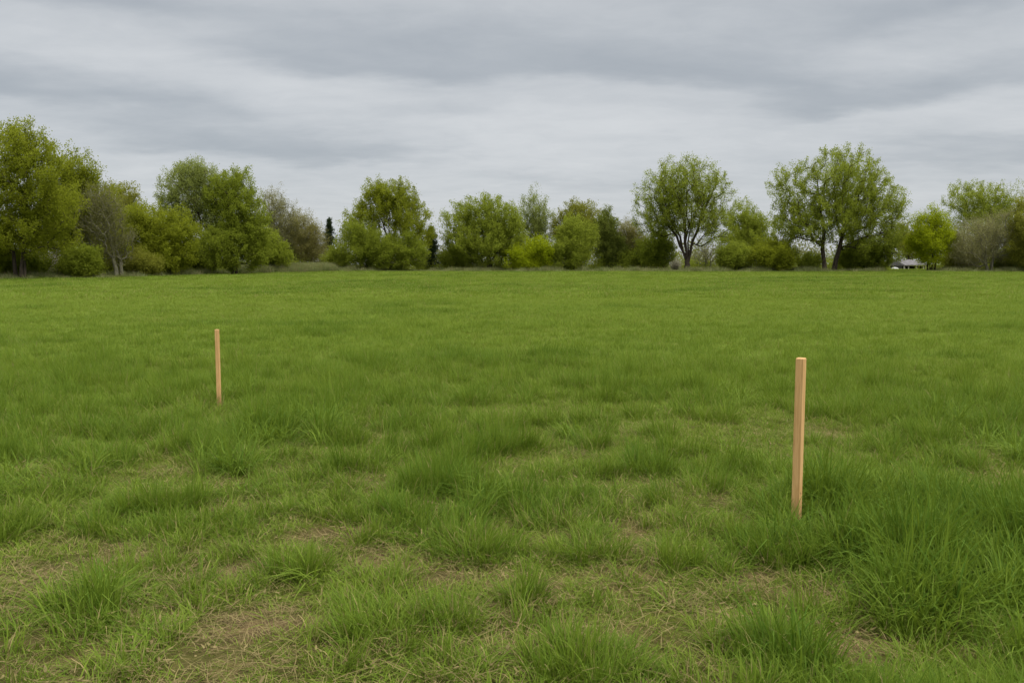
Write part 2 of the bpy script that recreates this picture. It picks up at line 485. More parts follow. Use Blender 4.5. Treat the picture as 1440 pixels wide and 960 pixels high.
# ------------------------------------------------------------------ trees
PAL = {  # two leaf tones of each kind of plant
    'yellow': ((.168, .201, .013), (.252, .284, .022)),
    'olive': ((.165, .180, .022), (.245, .255, .036)),
    'mid': ((.155, .198, .017), (.240, .285, .030)),
    'fresh': ((.165, .210, .018), (.270, .315, .038)),
    'grey': ((.165, .200, .042), (.260, .300, .075)),
    'lime': ((.215, .275, .006), (.315, .365, .012)),
    'dark': ((.110, .142, .022), (.170, .200, .034)),
    'twig': ((.170, .168, .060), (.260, .255, .110)),
    'dun': ((.130, .135, .040), (.205, .205, .075)),
    'blossom': ((.260, .240, .170), (.500, .470, .380)),
    'brown': ((.180, .172, .046), (.255, .242, .075)),
    'conifer': ((.028, .048, .020), (.055, .082, .032)),
    'far': ((.130, .140, .050), (.190, .195, .080)),
}
BARK = {'dark': ((.030, .024, .017), (.065, .052, .038)), 'grey': ((.110, .106, .070), (.200, .192, .135)), 'brown': ((.085, .072, .036), (.165, .142, .078))}

def tube_mesh(name, pos, par, rad, sides=6):
    """One tapering tube per branch chain; each chain begins inside its parent."""
    n = len(pos)
    kids = [[] for _ in range(n)]
    for i in range(n):
        if par[i] >= 0: kids[par[i]].append(i)
    starts = [(i, -1) for i in range(n) if par[i] < 0]
    V, Q, T = [], [], []
    ca = np.cos(np.arange(sides) * 2 * np.pi / sides); sa = np.sin(np.arange(sides) * 2 * np.pi / sides)
    nv = 0
    while starts:
        i, fr = starts.pop()
        chain = [] if fr < 0 else [fr]
        first_r = rad[i]
        while True:
            chain.append(i)
            if not kids[i]: break
            ks = sorted(kids[i], key=lambda k: -rad[k])
            for k in ks[1:]: starts.append((k, i))
            i = ks[0]
        if len(chain) < 2: continue
        P = pos[chain]; r = rad[chain].copy()
        if fr >= 0: r[0] = min(r[0], first_r * 1.15)
        tan = np.gradient(P, axis=0); tan /= np.linalg.norm(tan, axis=1)[:, None] + 1e-9
        ref = np.array((1., 0, 0)) if abs(tan[0][0]) < .8 else np.array((0, 1., 0))
        a = np.cross(tan, ref); a /= np.linalg.norm(a, axis=1)[:, None] + 1e-9
        b = np.cross(tan, a)
        ringv = P[:, None] + r[:, None, None] * (a[:, None] * ca[None, :, None] + b[:, None] * sa[None, :, None])
        V.append(ringv.reshape(-1, 3))
        m = len(chain)
        for k in range(m - 1):
            o = nv + k * sides
            j = np.arange(sides); jn = (j + 1) % sides
            Q.append(np.stack((o + j, o + jn, o + sides + jn, o + sides + j), -1))
        nv += m * sides
    me = np_mesh(name, np.concatenate(V), np.concatenate(Q))
    me.polygons.foreach_set('use_smooth', np.ones(len(me.polygons), bool))
    return me

def leaf_mesh(name, c, axis, size, tone, g, aspect=.62, jitter=.75):
    n = len(c)
    a = axis + g.normal(0, jitter, (n, 3)); a /= np.linalg.norm(a, axis=1)[:, None] + 1e-9
    r = g.normal(0, 1, (n, 3)); b = np.cross(a, r); b /= np.linalg.norm(b, axis=1)[:, None] + 1e-9
    L = size * g.uniform(.6, 1.35, n)
    a = a * L[:, None] * .5; b = b * (L * aspect)[:, None] * .5
    V = np.stack((c - a, c + b - a * .1, c + a, c - b - a * .1), 1).reshape(-1, 3)
    me = np_mesh(name, V, np.arange(4 * n).reshape(-1, 4))
    at_ = me.attributes.new('tone', 'FLOAT', 'FACE'); at_.data.foreach_set('value', tone.astype(np.float32))
    return me

def grow(base, lobes, n_tips, n_stems, g, spread=.3, up=.3, fork=.35, bole=0.0, foot=None):
    """Skeleton whose twig ends fill the lobes. Positions are relative to the foot of the plant."""
    tips = []
    vol = np.array([l[2] * l[3] * (l[4]) for l in lobes]) ** .8
    cnt = np.maximum(6, (n_tips * vol / vol.sum()).astype(int))
    for (cx, cz, rx, rz, ry, cy), k in zip(lobes, cnt):
        d = g.normal(0, 1, (k, 3)); d /= np.linalg.norm(d, axis=1)[:, None]
        rr = np.minimum(g.random(k) ** .42 * (1 + .08 * g.normal(0, 1, k)), 1.03)
        tips.append(np.stack((cx + d[:, 0] * rr * rx, cy + d[:, 1] * rr * ry, cz + d[:, 2] * rr * rz), -1))
    tips = np.concatenate(tips)
    tips = tips[tips[:, 2] > .15]
    top = tips[:, 2].max(); low = np.percentile(tips[:, 2], 12)
    pos, par, plen = [], [], []
    def add(p, q):
        pos.append(np.asarray(p, float)); par.append(q)
        plen.append(0 if q < 0 else plen[q] + np.linalg.norm(pos[q] - pos[-1]))
        return len(pos) - 1
    cen = tips.mean(0)
    bt = -1
    if bole > 0:
        bt = add((0, 0, -.15), -1)
        for k in (.4, .8, 1.0): bt = add((g.normal(0, .02), g.normal(0, .02), bole * k), bt)
    for s in range(n_stems):
        a = 2 * np.pi * (s + g.random() * .6) / n_stems
        off = 0 if n_stems == 1 else (foot if foot is not None else .10 + .05 * n_stems)
        b = np.array((math.cos(a) * off, math.sin(a) * off * .7, -.15))
        tgt = cen + np.array((math.cos(a), math.sin(a) * .7, 0)) * spread * top * (0 if n_stems == 1 else 1) + g.normal(0, .04 * top, 3)
        tgt[2] = max(top * (.62 + .12 * g.random()), .4)
        if bole > 0: b[2] = bole; b[:2] *= .3
        prev = bt if bole > 0 else add(b, -1)
        m = 7
        for k in range(1, m + 1):
            t = k / m
            h = t ** 1.6
            p = np.array((b[0] + (tgt[0] - b[0]) * h, b[1] + (tgt[1] - b[1]) * h, b[2] + (tgt[2] - b[2]) * t)) + g.normal(0, .012 * top, 3) * (1 if k > 1 else .3)
            prev = add(p, prev)
    fk = fork * low
    order = np.argsort(np.linalg.norm(tips - np.array((0, 0, fk)), axis=1))
    ends = []
    A = np.array(pos); PL = np.array(plen); 
    cap = len(tips) * 3 + len(A) + 8
    buf = np.zeros((cap, 3)); buf[:len(A)] = A; bl = np.zeros(cap); bl[:len(A)] = PL
    for ti in order:
        t = tips[ti]
        m = len(pos)
        dv = t[None] - buf[:m]
        d = np.linalg.norm(dv, axis=1)
        cost = d + .28 * bl[:m] + np.where(dv[:, 2] < 0, -dv[:, 2] * 1.2, 0) + np.where(buf[:m, 2] < fk, 5, 0)
        j = int(np.argmin(cost)); dj = d[j]
        q = par[j]
        pd = (buf[j] - buf[q]) / (np.linalg.norm(buf[j] - buf[q]) + 1e-6) if q >= 0 else np.array((0, 0, 1.))
        ctrl = buf[j] + pd * dj * .35 + np.array((0, 0, 1.)) * dj * up * .3 + (t - buf[j]) * .2
        prev = j
        for k in (1 / 3, 2 / 3, 1.0):
            p = (1 - k) ** 2 * buf[j] + 2 * k * (1 - k) * ctrl + k * k * t
            if k < 1: p = p + g.normal(0, .03 * dj, 3)
            prev = add(p, prev); buf[prev] = p; bl[prev] = plen[prev]
        ends.append(prev)
    pos = np.array(pos); par = np.array(par)
    return pos, par, np.array(ends)

def radii(pos, par, twig, power=2.35):
    n = len(pos); acc = np.zeros(n); has = np.zeros(n, bool)
    r = np.zeros(n)
    order = range(n - 1, -1, -1)          # children always come after their parent
    for i in order:
        r[i] = twig if not has[i] else acc[i] ** (1 / power)
        if par[i] >= 0:
            acc[par[i]] += r[i] ** power; has[par[i]] = True
    return r

def plant(name, label, cat, px, Y, lobes, pal, tips=350, leaves=60, size=.13, stems=1, bark='dark', twig=.011,
          spread=.22, seed=0, sprig=.42, group=None, fork=.35, up=.3, fat=1.0, depth=.85, bole=0.0, foot=None):
    g = np.random.default_rng(1000 + seed * 7 + int(px))
    x0 = (px - CX) / FPX * Y
    z0 = float(terrain(x0, Y))
    root = thing(name, (x0, Y, z0), label, cat, group)
    k = Y / FPX
    leaves = int(leaves * 2.4); size *= .88
    L = []
    for i, (cx, cy, rx, ry) in enumerate(lobes):
        p = at(cx, cy, Y)
        rx, ry = rx * 1.04, ry * 1.0
        L.append((p[0] - x0, p[2] - z0, rx * k, ry * k, max(rx, ry * .7) * k * depth, g.uniform(-.25, .25) * rx * k))
    pos, par, ends = grow(root.location, L, tips, stems, g, spread, up, fork, bole, foot)
    r = radii(pos, par, twig) * fat
    flare = 1 + .5 * np.exp(-np.maximum(pos[:, 2], 0) / .35)
    r = r * np.where(r > .05, flare, 1)
    tr = link('trunk', tube_mesh('trunk', pos, par, r), bark_material(bark, *BARK[bark]), root)
    # foliage: sprigs along every outer twig
    e = np.repeat(ends, leaves)
    pd = pos[e] - pos[par[e]]
    pd /= np.linalg.norm(pd, axis=1)[:, None] + 1e-9
    pd = pd * .7 + np.array((0, 0, .55))
    t = g.uniform(-1.0, 1.25, len(e))
    taper = np.clip(1.2 - .55 * np.abs(t), .25, 1)
    cl = np.repeat(g.uniform(.7, 1.35, len(ends)), leaves)
    c = pos[e] + pd * (t * sprig * cl)[:, None] + g.normal(0, sprig * .42, (len(e), 3)) * (taper * cl)[:, None]
    tone = .15 + .75 * np.clip(np.repeat(g.random(len(ends)), leaves) * .6 + g.random(len(e)) * .4, 0, 1)
    k = c[:, 2] > .03
    link('crown', leaf_mesh('crown', c[k], pd[k], size, tone[k], g), leaf_material(pal, *PAL[pal]), root)
    return root

def conifer(label, px, Y, py_top, half_px, seed, group=None):
    g = np.random.default_rng(seed)
    x0 = (px - CX) / FPX * Y; z0 = float(terrain(x0, Y))
    root = thing('conifer_tree', (x0, Y, z0), label, 'conifer', group)
    H = at(px, py_top, Y)[2] - z0; W = half_px * Y / FPX
    n = 9
    pos = [np.array((0, 0, -.1))]; par = [-1]
    for i in range(1, n + 1):
        pos.append(np.array((g.normal(0, .02), g.normal(0, .02), H * i / n))); par.append(i - 1)
    C, A = [], []
    stemn = n
    for w in range(46):
        t = w / 46
        z = H * (.05 + .93 * t)
        R_ = W * (1 - t) ** .75 * g.uniform(.35, 1.2) + .06
        for q in range(5):
            a = g.uniform(0, 6.283)
            j = max(1, min(stemn, int(round(z / H * n))))
            tip = np.array((math.cos(a) * R_, math.sin(a) * R_, z - .12 * R_ + g.normal(0, .06)))
            pos.append(np.array((0, 0, pos[j][2])) * .6 + tip * .4 + np.array((0, 0, (z - pos[j][2]) * .3))); par.append(j)
            pos.append(tip); par.append(len(pos) - 2)
            m = 60
            s = g.uniform(.1, 1.05, m)
            base = np.array((0, 0, z))
            C.append(base + (tip - base) * s[:, None] + g.normal(0, .09, (m, 3))); A.append(np.repeat((tip - base)[None], m, 0))
    pos = np.array(pos); par = np.array(par)
    r = np.full(len(pos), .012); r[:n + 1] = np.linspace(.12, .02, n + 1)
    link('trunk', tube_mesh('trunk', pos, par, r), bark_material('dark', *BARK['dark']), root)
    C = np.concatenate(C); A = np.concatenate(A)
    A /= np.linalg.norm(A, axis=1)[:, None] + 1e-9
    k = C[:, 2] > .02
    link('crown', leaf_mesh('crown', C[k], A[k], .15, g.random(k.sum()), g, .35), leaf_material('conifer', *PAL['conifer']), root)

T, S = 'broadleaf_tree', 'shrub'
TREES = [
    # far left wood edge
    (T, 'tall yellow-green tree at the far left with forked dark trunk', 'tree', 30, 56, [(28, 238, 58, 52), (-22, 290, 55, 62), (62, 300, 50, 50), (36, 202, 34, 28), (5, 335, 60, 30)], 'yellow', dict(tips=760, stems=3, leaves=62, spread=.12, twig=.013, size=.12)),
    (T, 'rounded yellow-olive tree just right of the tallest far-left tree', 'tree', 96, 63, [(102, 246, 34, 34), (122, 285, 36, 42), (85, 325, 48, 45), (100, 300, 40, 50)], 'yellow', dict(tips=620, leaves=62, stems=2, spread=.1)),
    (T, 'olive tree sloping down behind the grey twiggy tree on the left', 'tree', 168, 74, [(160, 292, 32, 34), (184, 306, 26, 34), (150, 330, 35, 40)], 'olive', dict(tips=420, leaves=60)),
    ('bare_tree', 'grey twiggy tree with few leaves and pale leaning trunk on the left', 'tree', 170, 62, [(138, 308, 34, 46), (164, 342, 26, 34), (150, 300, 28, 40)], 'dun', dict(tips=760, leaves=12, size=.09, bark='grey', twig=.013, stems=2, spread=.08)),
    ('blossom_shrub', 'small pale shrub right of the forked far-left trunk', 'shrub', 62, 60, [(62, 372, 16, 13), (72, 368, 12, 12)], 'blossom', dict(tips=110, leaves=10, size=.07, bark='grey', stems=3)),
    (S, 'dark green shrub beneath the rounded yellow-olive tree', 'shrub', 118, 60, [(120, 370, 24, 20), (98, 378, 18, 12)], 'mid', dict(tips=190, leaves=60, stems=3)),
    (S, 'big yellow-green bush between the grey twiggy tree and the grey-green tree', 'bush', 236, 67, [(238, 334, 38, 42), (200, 326, 30, 38), (222, 362, 48, 26)], 'yellow', dict(tips=520, leaves=66, stems=4, spread=.2)),
    (S, 'low olive shrub before the big yellow-green bush on the left', 'shrub', 208, 64, [(207, 373, 20, 13), (194, 368, 12, 13)], 'olive', dict(tips=110, leaves=50, stems=3)),
    (T, 'grey-green tree with feathery pointed top and dark leaning trunk', 'tree', 298, 73, [(262, 272, 38, 40), (243, 312, 32, 34), (290, 262, 24, 30), (300, 312, 36, 42), (268, 242, 18, 20)], 'grey', dict(tips=760, leaves=44, stems=2, spread=.12, size=.11, fat=1.15)),
    (T, 'dense mid-green tree hugging the right side of the feathery grey-green tree', 'tree', 330, 71.5, [(324, 274, 34, 36), (344, 318, 36, 46), (318, 348, 40, 33), (360, 345, 22, 34)], 'mid', dict(tips=640, leaves=64, stems=2, spread=.1)),
    ('bare_tree', 'thin sparse tree of pale upright twigs right of the dense mid-green tree', 'tree', 396, 85, [(384, 298, 22, 34), (402, 318, 26, 36), (392, 345, 34, 32)], 'twig', dict(tips=900, leaves=30, size=.085, bark='grey', twig=.013, stems=4, up=.8)),
    ('bare_tree', 'brownish olive sparse tree left of the small pointed dark conifer', 'tree', 434, 86, [(424, 332, 28, 34), (442, 342, 18, 28), (428, 355, 30, 25)], 'brown', dict(tips=800, leaves=36, size=.085, bark='brown', stems=4, up=.8)),
    (S, 'small pale green shrub at the foot of the pointed dark conifer', 'shrub', 474, 84, [(474, 366, 18, 13)], 'fresh', dict(tips=110, leaves=50, stems=3)),
    (T, 'yellow-green tree with upright top and bare forked limbs at centre left', 'tree', 550, 85, [(545, 288, 44, 30), (578, 322, 32, 38), (508, 322, 26, 36), (534, 268, 18, 15), (568, 274, 18, 18)], 'yellow', dict(tips=640, leaves=52, stems=3, spread=.16, twig=.013, bole=.6)),
    (S, 'large leafy bush under the yellow-green tree with bare limbs', 'bush', 512, 83, [(506, 346, 32, 34), (540, 354, 38, 27), (575, 356, 28, 24)], 'mid', dict(tips=460, leaves=66, stems=4, spread=.2)),
    ('blossom_shrub', 'pale blossoming shrub left of the broad dark conifer', 'shrub', 593, 91, [(593, 364, 9, 14)], 'blossom', dict(tips=70, leaves=12, size=.09, bark='grey', stems=2)),
    ('blossom_shrub', 'pale blossoming shrub right of the broad dark conifer', 'shrub', 626, 91, [(626, 364, 10, 13)], 'blossom', dict(tips=70, leaves=12, size=.09, bark='grey', stems=2)),
    (T, 'wide dense green tree with ragged flat top near the middle', 'tree', 690, 85, [(652, 322, 30, 42), (690, 314, 38, 38), (718, 330, 22, 40), (680, 346, 52, 28)], 'fresh', dict(tips=820, leaves=60, stems=3, spread=.16, fat=1.2)),
    (T, 'pale airy tree rising behind the wide dense green tree', 'tree', 752, 92, [(748, 298, 22, 30), (764, 318, 20, 28), (745, 330, 24, 28)], 'grey', dict(tips=420, leaves=34, size=.11)),
    (S, 'bright lime shrub, the lower left of the lime pair', 'shrub', 733, 83, [(733, 365, 21, 15), (742, 372, 18, 9)], 'lime', dict(tips=150, leaves=60, stems=3, size=.12)),
    (S, 'bright lime shrub, the taller right of the lime pair', 'shrub', 760, 83.5, [(757, 352, 20, 14), (766, 366, 16, 14)], 'lime', dict(tips=150, leaves=60, stems=3, size=.12)),
    (T, 'olive tree with spiky top behind the bright leafy tree in the middle', 'tree', 818, 91, [(815, 312, 30, 28), (795, 325, 20, 28), (820, 335, 28, 30)], 'olive', dict(tips=420, leaves=56)),
    (T, 'bright green rounded tree with foliage down to the grass', 'tree', 806, 84, [(810, 336, 28, 30), (800, 356, 27, 24)], 'fresh', dict(tips=380, leaves=66, stems=3)),
    (T, 'dark narrow tree right of the bright rounded green tree', 'tree', 856, 88, [(852, 328, 16, 32), (860, 354, 22, 25)], 'dark', dict(tips=330, leaves=56)),
    ('bare_tree', 'small brown twiggy tree left of the great vase-shaped tree', 'tree', 888, 89, [(884, 334, 18, 25), (896, 350, 20, 24)], 'brown', dict(tips=520, leaves=34, size=.09, bark='brown', stems=2)),
    (S, 'olive bush standing left of the vase-shaped tree trunk', 'bush', 914, 87, [(912, 356, 25, 20), (930, 350, 20, 26)], 'mid', dict(tips=260, leaves=56, stems=4)),
    (T, 'great vase-shaped tree with many bare stems fanning from one base', 'tree', 965, 84, [(962, 256, 44, 36), (926, 276, 34, 34), (1004, 276, 28, 34), (932, 308, 38, 28), (998, 318, 34, 30), (962, 296, 40, 36)], 'fresh', dict(tips=900, leaves=38, stems=8, spread=.26, twig=.015, size=.12, fork=.5, fat=1.25, bole=.9, foot=.7)),
    ('blossom_shrub', 'little dark shrub with white top at the foot of vase-shaped tree', 'shrub', 949, 88, [(949, 374, 6, 4)], 'blossom', dict(tips=50, leaves=30, size=.09, stems=2)),
    ('bare_shrub', 'pale grey tangle of twigs right of the vase-shaped trunk', 'shrub', 994, 87, [(993, 358, 20, 18)], 'twig', dict(tips=340, leaves=5, size=.08, bark='grey', stems=4, twig=.012)),
    (T, 'light green tree between the two big trees on the right', 'tree', 1050, 92, [(1044, 310, 26, 28), (1062, 328, 24, 32), (1045, 342, 38, 28)], 'fresh', dict(tips=480, leaves=54, stems=2)),
    (S, 'low green bush below the light green tree', 'bush', 1035, 83.5, [(1034, 362, 26, 17)], 'fresh', dict(tips=210, leaves=64, stems=4)),
    (S, 'low dense bush touching the left of the largest tree', 'bush', 1088, 83, [(1086, 360, 34, 20)], 'yellow', dict(tips=270, leaves=64, stems=4)),
    (S, 'small fresh green shrub just left of the two-stemmed trunk', 'shrub', 1138, 83.5, [(1138, 370, 16, 9)], 'fresh', dict(tips=90, leaves=50, stems=3)),
    (T, 'largest spreading tree on the right with two dark trunks', 'tree', 1166, 82.5, [(1180, 248, 56, 40), (1116, 268, 34, 38), (1234, 288, 38, 44), (1150, 308, 58, 36), (1222, 332, 46, 34), (1110, 318, 28, 32), (1190, 290, 50, 36), (1258, 316, 22, 34), (1255, 345, 20, 24)], 'fresh', dict(tips=1150, leaves=48, stems=2, spread=.22, twig=.015, size=.13, fork=.5, fat=1.2, foot=.75)),
    (S, 'dark green bush under the right side of the largest tree', 'bush', 1222, 84.5, [(1220, 360, 34, 22), (1195, 364, 20, 17)], 'mid', dict(tips=320, leaves=60, stems=4)),
    (T, 'small brilliant yellow-lime tree beside the low grey-roofed shed', 'tree', 1308, 83, [(1312, 310, 14, 18), (1294, 328, 17, 26), (1324, 326, 14, 26), (1308, 340, 30, 18), (1306, 358, 18, 16), (1284, 344, 11, 12), (1333, 342, 10, 18)], 'lime', dict(tips=560, leaves=46, size=.11, stems=5, spread=.2, up=.8)),
    (T, 'rounded light green tree rising behind the grey twiggy tree at right', 'tree', 1388, 92, [(1374, 284, 40, 30), (1410, 288, 26, 32), (1390, 320, 50, 38)], 'fresh', dict(tips=640, leaves=44, size=.12)),
    ('bare_tree', 'grey twiggy tree with spreading bare limbs near the right edge', 'tree', 1388, 82, [(1376, 342, 38, 36), (1412, 332, 32, 36), (1352, 352, 18, 22)], 'twig', dict(tips=1000, leaves=22, size=.085, bark='grey', stems=4, spread=.2, twig=.013)),
    (T, 'olive tree cut off by the right edge of the view', 'tree', 1452, 81, [(1448, 325, 28, 48), (1440, 355, 26, 24)], 'olive', dict(tips=420, leaves=54)),
    (S, 'dark shrub below the grey twiggy tree at the right edge', 'shrub', 1424, 84, [(1424, 366, 24, 14)], 'dark', dict(tips=170, leaves=56, stems=3)),
]
TREES += [
    (T, 'dull olive tree standing behind the low grey-roofed shed', 'tree', 1274, 124, [(1270, 338, 16, 22), (1284, 346, 16, 22)], 'olive', dict(tips=260, leaves=50, size=.15)),
    (S, 'dim olive thicket behind the pale leaning trunk on the left', 'bush', 152, 66, [(152, 358, 34, 30), (178, 370, 20, 16)], 'olive', dict(tips=260, leaves=60, stems=4)),
    (S, 'dark low thicket around the forked trunk at far left edge', 'bush', 0, 59, [(0, 366, 34, 24), (40, 372, 26, 16)], 'mid', dict(tips=260, leaves=60, stems=4)),
    (S, 'dark green bush beneath the feathery grey-green tree', 'bush', 276, 73.5, [(278, 362, 26, 20), (258, 368, 20, 14)], 'mid', dict(tips=240, leaves=60, stems=4)),
    (S, 'green bush below the thin sparse pale-twigged tree', 'bush', 374, 78, [(372, 352, 26, 26), (392, 362, 20, 16)], 'mid', dict(tips=260, leaves=60, stems=4)),
    (S, 'green shrub under the left side of wide dense green tree', 'shrub', 642, 86, [(642, 364, 22, 16)], 'mid', dict(tips=150, leaves=56, stems=3)),
    (S, 'small fresh shrub below the brown twiggy tree in the middle', 'shrub', 884, 87.5, [(882, 368, 16, 11)], 'fresh', dict(tips=110, leaves=50, stems=3)),
    (S, 'olive shrub between the yellow-lime tree and grey twiggy tree at right', 'shrub', 1346, 85, [(1346, 366, 20, 14), (1362, 362, 18, 16)], 'olive', dict(tips=190, leaves=54, stems=3)),
]
for i, (nm, lab, cat, px, Y, lobes, pal, kw) in enumerate(TREES):
    plant(nm, lab, cat, px, Y, lobes, pal, seed=i, **kw)
conifer('small pointed dark conifer left of the yellow-green tree', 465, 90, 306, 19, 71)
conifer('broad dark conifer between the yellow-green tree and the wide dense tree', 607, 88, 318, 22, 72)

# brambles and undergrowth along the foot of the tree line
def undergrowth():
    g = np.random.default_rng(78)
    C, A, Tn = [], [], []
    for k in range(420):
        px = g.uniform(-100, 1560)
        if 1240 < px < 1304: continue
        Y = float(np.interp(px, [-80, 0, 160, 240, 330, 470, 600, 1520], [57, 58, 64, 69, 77, 85, 85.5, 85])) + g.uniform(.5, 6)
        x = (px - CX) / FPX * Y; z = float(terrain(x, Y))
        h = g.uniform(.6, 2.2); w = g.uniform(.7, 1.7)
        m = 330
        d = g.normal(0, 1, (m, 3)); d /= np.linalg.norm(d, axis=1)[:, None]
        r = g.random(m)[:, None] ** .45 * (1 + .12 * g.normal(0, 1, (m, 1)))
        c = np.stack((x + d[:, 0] * r[:, 0] * w, Y + d[:, 1] * r[:, 0] * w, z + np.abs(d[:, 2]) * r[:, 0] * h), -1)
        C.append(c); A.append(np.repeat([[0, 0, .7]], m, 0)); Tn.append(np.clip(g.random() * .7 + g.random(m) * .4 - .05, 0, 1))
    C = np.concatenate(C); A = np.concatenate(A); Tn = np.concatenate(Tn)
    o = link('undergrowth', leaf_mesh('undergrowth', C, A, .13, Tn, g), leaf_material('mid', *PAL['mid']))
    tag(o, 'tangled green undergrowth along the foot of the trees', None, None, 'stuff')
undergrowth()

# far wood seen through the gaps
def far_wood():
    g = np.random.default_rng(77)
    C, A, Tn = [], [], []
    for k in range(150):
        Y = g.uniform(150, 210); px = g.uniform(-150, 1590)
        if 1250 < px < 1292: continue
        x = (px - CX) / FPX * Y; z = float(terrain(x, Y))
        h = g.uniform(4.6, 7.2) + 1.5 * fbm(px * .01, 0., 5); w = g.uniform(2.5, 5)
        m = 420
        d = g.normal(0, 1, (m, 3)); d /= np.linalg.norm(d, axis=1)[:, None]
        r = g.random(m) ** .4
        C.append(np.stack((x + d[:, 0] * r * w, Y + d[:, 1] * r * w, z + h * .5 + d[:, 2] * r * h * .55), -1))
        A.append(np.repeat([[0, 0, .6]], m, 0)); Tn.append(np.clip(g.random() * .6 + g.random(m) * .4, 0, 1))
    C = np.concatenate(C); A = np.concatenate(A); Tn = np.concatenate(Tn)
    o = link('distant_woods', leaf_mesh('distant_woods', C, A, .42, Tn, g), leaf_material('far', *PAL['far']))
    tag(o, 'far grey-olive woods seen through gaps in the tree line', None, None, 'stuff')
far_wood()

# ------------------------------------------------------------------ wooden stakes
def wood_material():
    m, nt, out = material('sawn_wood')
    tc = nt.new('ShaderNodeTexCoord').outputs['Object']
    warp = nt.vmath('ADD', nt.vmath('MULTIPLY', tc, (70, 70, 2.2)), nt.vmath('SCALE', nt.new('ShaderNodeTexNoise', ins={'Vector': tc, 'Scale': 5.}).outputs[1], scale=1.4))
    n = nt.noise(warp, 1, 4, .6)
    fine = nt.noise(nt.vmath('MULTIPLY', tc, (420, 420, 9)), 1, 2, .6)
    c = nt.mix(nt.rng(n, .3, .7), (.66, .415, .185), (.48, .275, .105))
    c = nt.mix(nt.rng(fine, .48, .72, 0, .5), c, (.36, .19, .075))
    kd = nt.vmath('LENGTH', nt.vmath('MULTIPLY', nt.vmath('SUBTRACT', tc, (.0225, -.004, .215)), (1, 1, .7)))
    c = nt.mix(nt.rng(kd, .0035, .0065, 1, 0), c, (.10, .040, .016))
    c = nt.mix(nt.rng(nt.new('ShaderNodeSeparateXYZ', ins={0: tc}).outputs[2], .03, .22, .75, 0), c, (.25, .145, .068))
    b = nt.new('ShaderNodeBump', ins={'Strength': .25, 'Distance': .002, 'Height': fine})
    p = nt.new('ShaderNodeBsdfPrincipled', ins={'Base Color': c, 'Roughness': .7, 'Specular IOR Level': .25, 'Normal': b.outputs[0]})
    nt.l.new(p.outputs[0], out.inputs[0])
    return m
M_WOOD = wood_material()

def stake(px_top, py_top, px_base, py_base, side, rotz, label):
    import bmesh
    gx, gy = ground_at(px_base, py_base)
    gz = float(terrain(gx, gy))
    topz = at(px_top, py_top, gy)[2]
    H = topz - gz
    bm = bmesh.new()
    h = side / 2
    prof = [(-.42, .12), (-.12, 1.0), (H - .006, 1.0), (H, .84)]
    rows = [[bm.verts.new((sx * h * s, sy * h * s, z)) for sx, sy in ((1, 1), (-1, 1), (-1, -1), (1, -1))] for z, s in prof]
    for a, b in zip(rows, rows[1:]):
        for k in range(4):
            bm.faces.new((a[k], a[(k + 1) % 4], b[(k + 1) % 4], b[k]))
    bm.faces.new(rows[0][::-1]); bm.faces.new(rows[-1])
    vert = [e for e in bm.edges if abs(e.verts[0].co.z - e.verts[1].co.z) > .2]
    bmesh.ops.bevel(bm, geom=vert, offset=.0022, segments=2, profile=.5, affect='EDGES')
    bmesh.ops.recalc_face_normals(bm, faces=bm.faces)
    me = bpy.data.meshes.new('wooden_stake'); bm.to_mesh(me); bm.free()
    o = link('wooden_stake', me, M_WOOD)
    o.location = (gx, gy, gz); o.rotation_euler = (0, 0, rotz)
    tag(o, label, 'stake', 'wooden marker stakes in the grass')
    return o
stake(1126, 503, 1119.3, 741, .048, R(-38), 'nearer, thicker square wooden stake standing in long grass on the right')
stake(304.5, 463, 308.5, 574, .037, R(-9), 'farther, slimmer wooden stake standing in short grass on the left')

# ------------------------------------------------------------------ low shed behind the trees
def plain(name, c, rough=.7, var=.25, scale=6):
    m, nt, out = material(name)
    tc = nt.new('ShaderNodeTexCoord').outputs['Object']
    n = nt.noise(tc, scale, 4, .6)
    cc = nt.mix(nt.rng(n, .3, .7), c, tuple(v * (1 - var) for v in c))
    p = nt.new('ShaderNodeBsdfPrincipled', ins={'Base Color': cc, 'Roughness': rough, 'Specular IOR Level': .3})
    nt.l.new(p.outputs[0], out.inputs[0])
    return m

def box_bm(bm, x0, x1, y0, y1, z0, z1):
    v = [bm.verts.new(p) for p in ((x0, y0, z0), (x1, y0, z0), (x1, y1, z0), (x0, y1, z0), (x0, y0, z1), (x1, y0, z1), (x1, y1, z1), (x0, y1, z1))]
    for f in ((3, 2, 1, 0), (4, 5, 6, 7), (0, 1, 5, 4), (1, 2, 6, 5), (2, 3, 7, 6), (3, 0, 4, 7)):
        bm.faces.new([v[i] for i in f])

